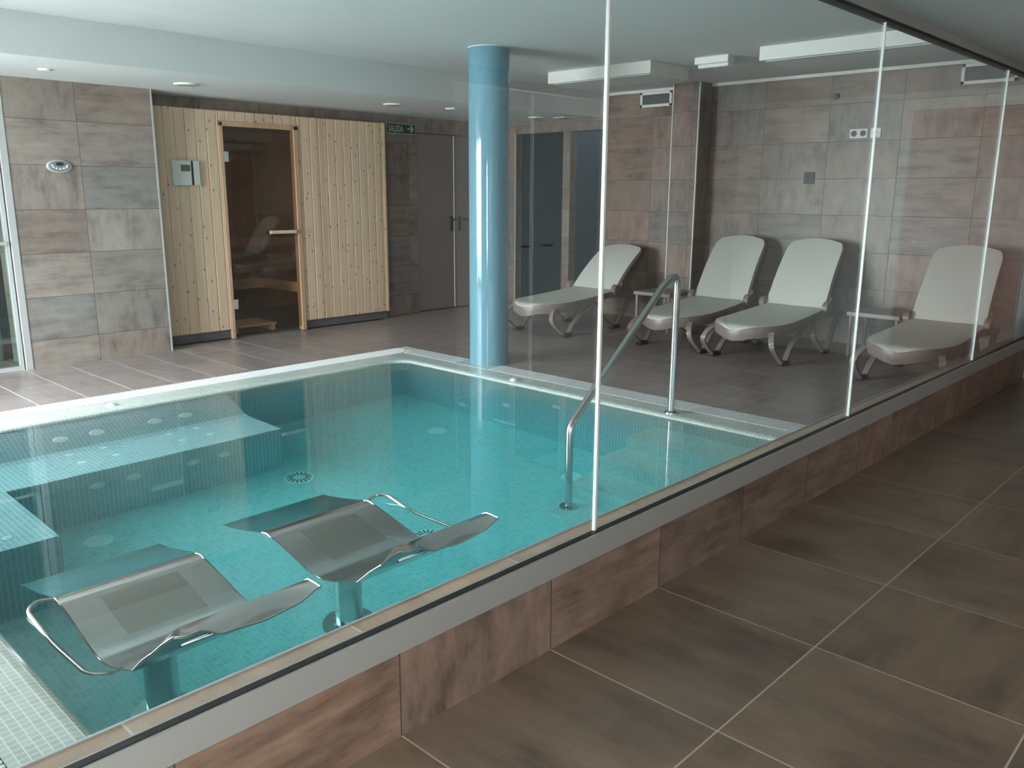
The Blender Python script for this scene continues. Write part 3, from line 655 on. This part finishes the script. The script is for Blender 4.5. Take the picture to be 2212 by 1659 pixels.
# ------------------------------------------------------------------ sauna
SO = (4.5, YS, ZD); s = empty('sauna_cabin', SO, 'knotty pine sauna cabin with a bronze glass door in the far recess', 'sauna')
def plank_wall(x0, x1, z0, z1):
    b = MB(); pw = .0965; k0 = math.floor(x0/pw)
    x = k0*pw
    while x < x1:
        a, c = max(x+.0008, x0), min(x+pw-.0008, x1)
        if c-a > .012: b.bbox((a, YS, z0), (c, YS+.02, z1), .0075)
        x += pw
    b.box((x0, YS+.012, z0), (x1, YS+.03, z1)); return b
def spart(mb, n, m, parent=s, **k): return part(mb, n, m, parent, SO, **k)
fp = plank_wall(3.24, 3.885, .142, 2.107); tmp = plank_wall(3.885, 4.68, 2.012, 2.107); fp.add(tmp.v, tmp.f); tmp = plank_wall(4.68, 5.735, .142, 2.107); fp.add(tmp.v, tmp.f)
spart(fp, 'front_panel', M['pine'])
spart(MB().box((5.715, YS-.004, .142), (5.739, YS+.2, 2.107)), 'corner_batten', M['pine'])
spart(MB().box((3.24, YS+.03, ZD), (3.88, YS+.06, .142)), 'kickboard', M['kick'])
spart(MB().box((4.685, YS+.03, ZD), (5.735, YS+.06, .142)).box((5.705, YS+.05, ZD), (5.735, Y2, .142)), 'kickboard', M['kick'])
spart(MB().bbox((3.88, YS-.012, .055), (3.912, YS+.06, 2.012), .003).bbox((4.640, YS-.012, .055), (4.685, YS+.06, 2.012), .003).bbox((3.88, YS-.012, 1.975), (4.685, YS+.06, 2.02), .003), 'door_frame', M['frame'])
gd = spart(MB().bbox((3.914, YS+.0, .095), (4.634, YS+.008, 1.972), .002), 'glass_door', M['glass_sauna'])
for z in (1.71, .375):
    spart(MB().bbox((3.906, YS-.012, z-.045), (3.955, YS-.001, z+.045), .003), 'hinge', M['alu_l'], gd)
spart(MB().bbox((4.31, YS-.055, 1.012), (4.60, YS-.03, 1.045), .008).cyl((4.34, YS-.03, 1.028), (4.34, YS, 1.028), .008).cyl((4.575, YS-.03, 1.028), (4.575, YS, 1.028), .008), 'handle', M['bench'], gd)
ib = MB(); ib.box((3.24, 9.0, ZD), (5.735, 9.05, 2.1)); ib.box((3.23, YS+.03, ZD), (3.27, 9.0, 2.1)); ib.box((5.68, YS+.2, ZD), (5.735, 9.0, 2.1)); ib.box((3.23, YS+.03, 2.06), (5.735, 9.05, 2.107)); 
spart(ib, 'inner_shell', M['inner'])
spart(MB().box((3.27, YS+.03, ZD), (5.69, 9.0, ZD+.012)), 'sauna_floor', M['kick'])
bb = MB()
for k_ in range(5): bb.bbox((3.27, 8.25+k_*.14, .475), (4.80, 8.37+k_*.14, .50), .004)
bb.bbox((3.27, 8.22, .395), (4.78, 8.25, .50), .004)
for k_ in range(6): bb.bbox((4.82+k_*.14, 7.45, .475), (4.94+k_*.14, 9.0, .50), .004)
bb.bbox((4.78, 7.45, .395), (4.81, 8.25, .50), .004)
spart(bb, 'lower_bench', M['bench'])
bb = MB()
for k_ in range(4): bb.bbox((3.27, 8.5+k_*.125, .89), (5.68, 8.605+k_*.125, .915), .004)
bb.bbox((3.27, 8.47, .82), (5.68, 8.5, .915), .004); bb.bbox((3.27, 8.96, 1.15), (5.68, 8.985, 1.22), .004)
spart(bb, 'upper_bench', M['inner'])
db = MB()
for k_ in range(5): db.bbox((3.98, 7.48+k_*.085, .115), (4.46, 7.55+k_*.085, .135), .003)
for xx in (4.0, 4.40): db.box((xx, 7.48, ZD+.012), (xx+.04, 7.89, .115))
spart(db, 'duckboard', M['bench'])
M['ctl'] = simple('pale_grey_plastic', (.60, .62, .58), .5)
# control box on the sauna front
cbx = empty('sauna_control', (3.53, YS, 1.56), 'square pale grey control box on the pine boards left of the sauna door', 'control panel'); CO = (3.53, YS, 1.56)
part(MB().bbox((3.412, YS-.035, 1.455), (3.582, YS-.001, 1.665), .004).box((3.58, YS-.02, 1.46), (3.61, YS-.001, 1.66)).bbox((3.604, YS-.035, 1.455), (3.660, YS-.001, 1.665), .004), 'housing', M['ctl'], cbx, CO)
part(MB().box((3.583, YS-.030, 1.457), (3.603, YS-.02, 1.663)), 'slot_strip', M['dark'], cbx, CO)
part(MB().box((3.487, YS-.037, 1.574), (3.572, YS-.034, 1.628)), 'display', M['kick'], cbx, CO)
M['louv0'] = simple('grey_keypad_face', (.22, .235, .25), .4)
# oval keypad on the left wall
kp = empty('oval_keypad', (2.455, Y1, 1.587), 'oval grey button keypad on the tiled wall left of the sauna', 'keypad'); KO = (2.455, Y1, 1.587)
def oval(a, b_, y0, y1, cx=2.455, cz=1.587, n=40):
    m = MB(); vs = [(cx+a*math.cos(2*math.pi*i/n), y0, cz+b_*math.sin(2*math.pi*i/n)) for i in range(n)]+[(cx+a*.93*math.cos(2*math.pi*i/n), y1, cz+b_*.93*math.sin(2*math.pi*i/n)) for i in range(n)]
    return m.add(vs, [(i, (i+1) % n, n+(i+1) % n, n+i) for i in range(n)], True).add(vs, [tuple(range(n)), tuple(reversed(range(n, 2*n)))])
part(oval(.092, .049, Y1, Y1-.014), 'bezel', M['alu_l'], kp, KO); part(oval(.080, .041, Y1-.013, Y1-.017), 'face', M['louv0'], kp, KO)
part(oval(.028, .015, Y1-.016, Y1-.021, 2.455, 1.603), 'display', M['dark'], kp, KO)
for k_ in range(7):
    a = math.pi*(1.02+.16*k_); part(MB().cyl((2.455+.055*math.cos(a), Y1-.016, 1.595+.028*math.sin(a)), (2.455+.055*math.cos(a), Y1-.021, 1.595+.028*math.sin(a)), .0075, 12), 'button', M['white'], kp, KO)

# ------------------------------------------------------------------ exit sign
sg = empty('exit_sign', (6.12, Y2, 2.08), 'small green SALIDA exit sign with an arrow above the steel doors', 'sign'); XO = (6.12, Y2, 2.08)
part(MB().box((5.917, Y2-.006, 2.025), (6.327, Y2, 2.135)), 'board', M['signw'], sg, XO); part(MB().box((5.924, Y2-.0075, 2.032), (6.320, Y2-.005, 2.128)), 'green_field', M['greenp'], sg, XO)
fc = bpy.data.curves.new('lettering', 'FONT'); fc.body = 'SALIDA'; fc.size = .094; fc.extrude = .0008; fc.offset = .0022; fc.space_character = 1.08
fc.materials.append(M['signw']); ft = bpy.data.objects.new('lettering_curve', fc); C.objects.link(ft)
fm = bpy.data.meshes.new_from_object(ft.evaluated_get(bpy.context.evaluated_depsgraph_get())); bpy.data.objects.remove(ft, do_unlink=True)
fo = bpy.data.objects.new('lettering', fm); C.objects.link(fo); fo.parent = sg; fo.location = (5.944-6.12, -.0088, 2.047-2.08); fo.rotation_euler = (math.pi/2, 0, 0); fo.scale = (.62, 1, 1)
yq = Y2-.0088; part(MB().add([(6.205, yq, 2.074), (6.258, yq, 2.074), (6.243, yq, 2.046), (6.266, yq, 2.046), (6.300, yq, 2.082), (6.266, yq, 2.118), (6.243, yq, 2.118), (6.258, yq, 2.090), (6.205, yq, 2.090)], [(0, 1, 7, 8), (1, 2, 3, 4), (1, 4, 7), (4, 5, 6, 7)]), 'arrow', M['signw'], sg, XO)

# ------------------------------------------------------------------ things on the lounge wall
def socket_plate(y0, y1, n, label):
    o = (XW, (y0+y1)/2, 1.935); e = empty('wall_socket', o, label, 'socket', 'sockets high on the tiled wall')
    part(MB().bbox((XW-.010, y0, 1.894), (XW, y1, 1.976), .003), 'cover_plate', M['white'], e, o)
    for k_ in range(n):
        yc = y0+(y1-y0)*(k_+.5)/n; b = MB().cyl((XW-.0115, yc, 1.935), (XW-.009, yc, 1.935), .026, 28)
        p = part(b, 'outlet', M['kick'] if n == 2 else M['alu'], e, o)
        part(MB().cyl((XW-.0125, yc-.0095, 1.935), (XW-.011, yc-.0095, 1.935), .004, 10).cyl((XW-.0125, yc+.0095, 1.935), (XW-.011, yc+.0095, 1.935), .004, 10), 'pin_hole', M['dark'], p, o)
socket_plate(3.081, 3.242, 2, 'double white wall socket, left of the single one'); socket_plate(2.967, 3.057, 1, 'single white wall socket beside the double one')
tag(MB().bbox((XW-.006, 3.535, 1.50), (XW, 3.64, 1.607), .003).build('blanking_plate', M['kick']), 'small dark square cover plate on the lounge wall', 'cover plate')
tag(MB().cyl((XW, 3.395, 2.265), (XW-.02, 3.395, 2.265), .028, 20).build('wall_plug', M['kick']), 'small dark round fitting high on the lounge wall', 'wall fitting')
def vent(y0, y1, z0, z1, label):
    o = (XW, (y0+y1)/2, (z0+z1)/2); e = empty('air_vent', o, label, 'vent', 'air vents under the lounge ceiling'); t_ = .028
    b = MB(); b.bbox((XW-.012, y0, z0), (XW, y1, z0+t_), .003); b.bbox((XW-.012, y0, z1-t_), (XW, y1, z1), .003); b.bbox((XW-.012, y0, z0), (XW, y0+t_, z1), .003); b.bbox((XW-.012, y1-t_, z0), (XW, y1, z1), .003)
    part(b, 'frame', M['white'], e, o); part(MB().box((XW-.002, y0+.01, z0+.01), (XW+.001, y1-.01, z1-.01)), 'backing', M['dark'], e, o)
    b = MB(); z = z0+t_+.008
    while z < z1-t_-.004: b.box((XW-.009, y0+t_, z), (XW-.003, y1-t_, z+.004)); z += .0165
    y = y0+t_+.01
    while y < y1-t_: b.box((XW-.006, y, z0+t_), (XW-.002, y+.003, z1-t_)); y += .018
    part(b, 'louvre', M['louv'], e, o)
M['louv'] = simple('grey_louvre', (.30, .33, .33), .5)
vent(5.135, 5.53, 2.295, 2.45, 'white framed air vent left of the tiled pilaster'); vent(1.945, 2.364, 2.283, 2.445, 'white framed air vent at upper right above the rightmost lounger')

# ------------------------------------------------------------------ ceiling fixtures
def box_panel(x0, x1, y0, y1, label):
    o = ((x0+x1)/2, (y0+y1)/2, ZC-.10); e = empty('ceiling_panel_box', o, label, 'ceiling box', 'white box fixtures on the lounge ceiling')
    part(MB().bbox((x0, y0, ZC-.10), (x1, y1, ZC), .004), 'casing', M['boxw'], e, o); part(MB().box((x0+.04, y0+.04, ZC-.104), (x1-.04, y1-.04, ZC-.098)), 'underside_panel', M['ceil'], e, o)
M['boxw'] = simple('cream_metal_casing', (.80, .80, .76), .5)
box_panel(6.10, 6.68, 4.24, 5.36, 'long white ceiling box near the blue column'); box_panel(6.10, 6.68, 1.95, 3.27, 'long white ceiling box at right, cut by the partition head')
el = empty('emergency_light', (6.25, 3.75, ZC-.07), 'small white emergency light on the ceiling between the two boxes', 'emergency light'); EO = (6.25, 3.75, ZC-.07)
part(MB().bbox((6.24, 3.61, ZC-.055), (6.36, 3.915, ZC), .006), 'housing', M['white'], el, EO); part(MB().bbox((6.255, 3.615, ZC-.085), (6.345, 3.89, ZC-.055), .008), 'diffuser', M['lampglass'], el, EO)
spots = [(2.227, 6.53, .047, 'small white ceiling disc at upper left above the glass door'), (3.255, 6.58, .095, 'large round ceiling downlight left above the sauna'), (5.29, 6.58, .10, 'large round slotted ceiling diffuser right above the sauna edge'),
         (5.92, 6.463, .06, 'small white ceiling disc left of the blue column'), (7.22, 6.51, .09, 'round ceiling downlight just right of the blue column'), (7.95, 6.60, .0, '')]
for x, y, r_, lab in spots[:5]:
    o = (x, y, ZS-.01); e = empty('ceiling_downlight', o, lab, 'ceiling light', 'round fittings in the low soffit')
    part(MB().cyl((x, y, ZS), (x, y, ZS-.012), r_, 36, r_*.93), 'rim', M['white'], e, o)
    part(MB().cyl((x, y, ZS-.0115), (x, y, ZS-.0135), r_*.72, 32), 'lens', M['alu'] if r_ > .08 else M['lampglass'], e, o)
o = (7.45, 6.30, ZS-.01); e = empty('ceiling_grille', o, 'flat rectangular ceiling grille at the shower end of the soffit', 'ceiling grille')
part(MB().bbox((7.36, 6.22, ZS-.008), (7.56, 6.38, ZS), .003), 'frame', M['white'], e, o); part(MB().box((7.38, 6.24, ZS-.0095), (7.54, 6.36, ZS-.0078)), 'louvre', M['louv'], e, o)
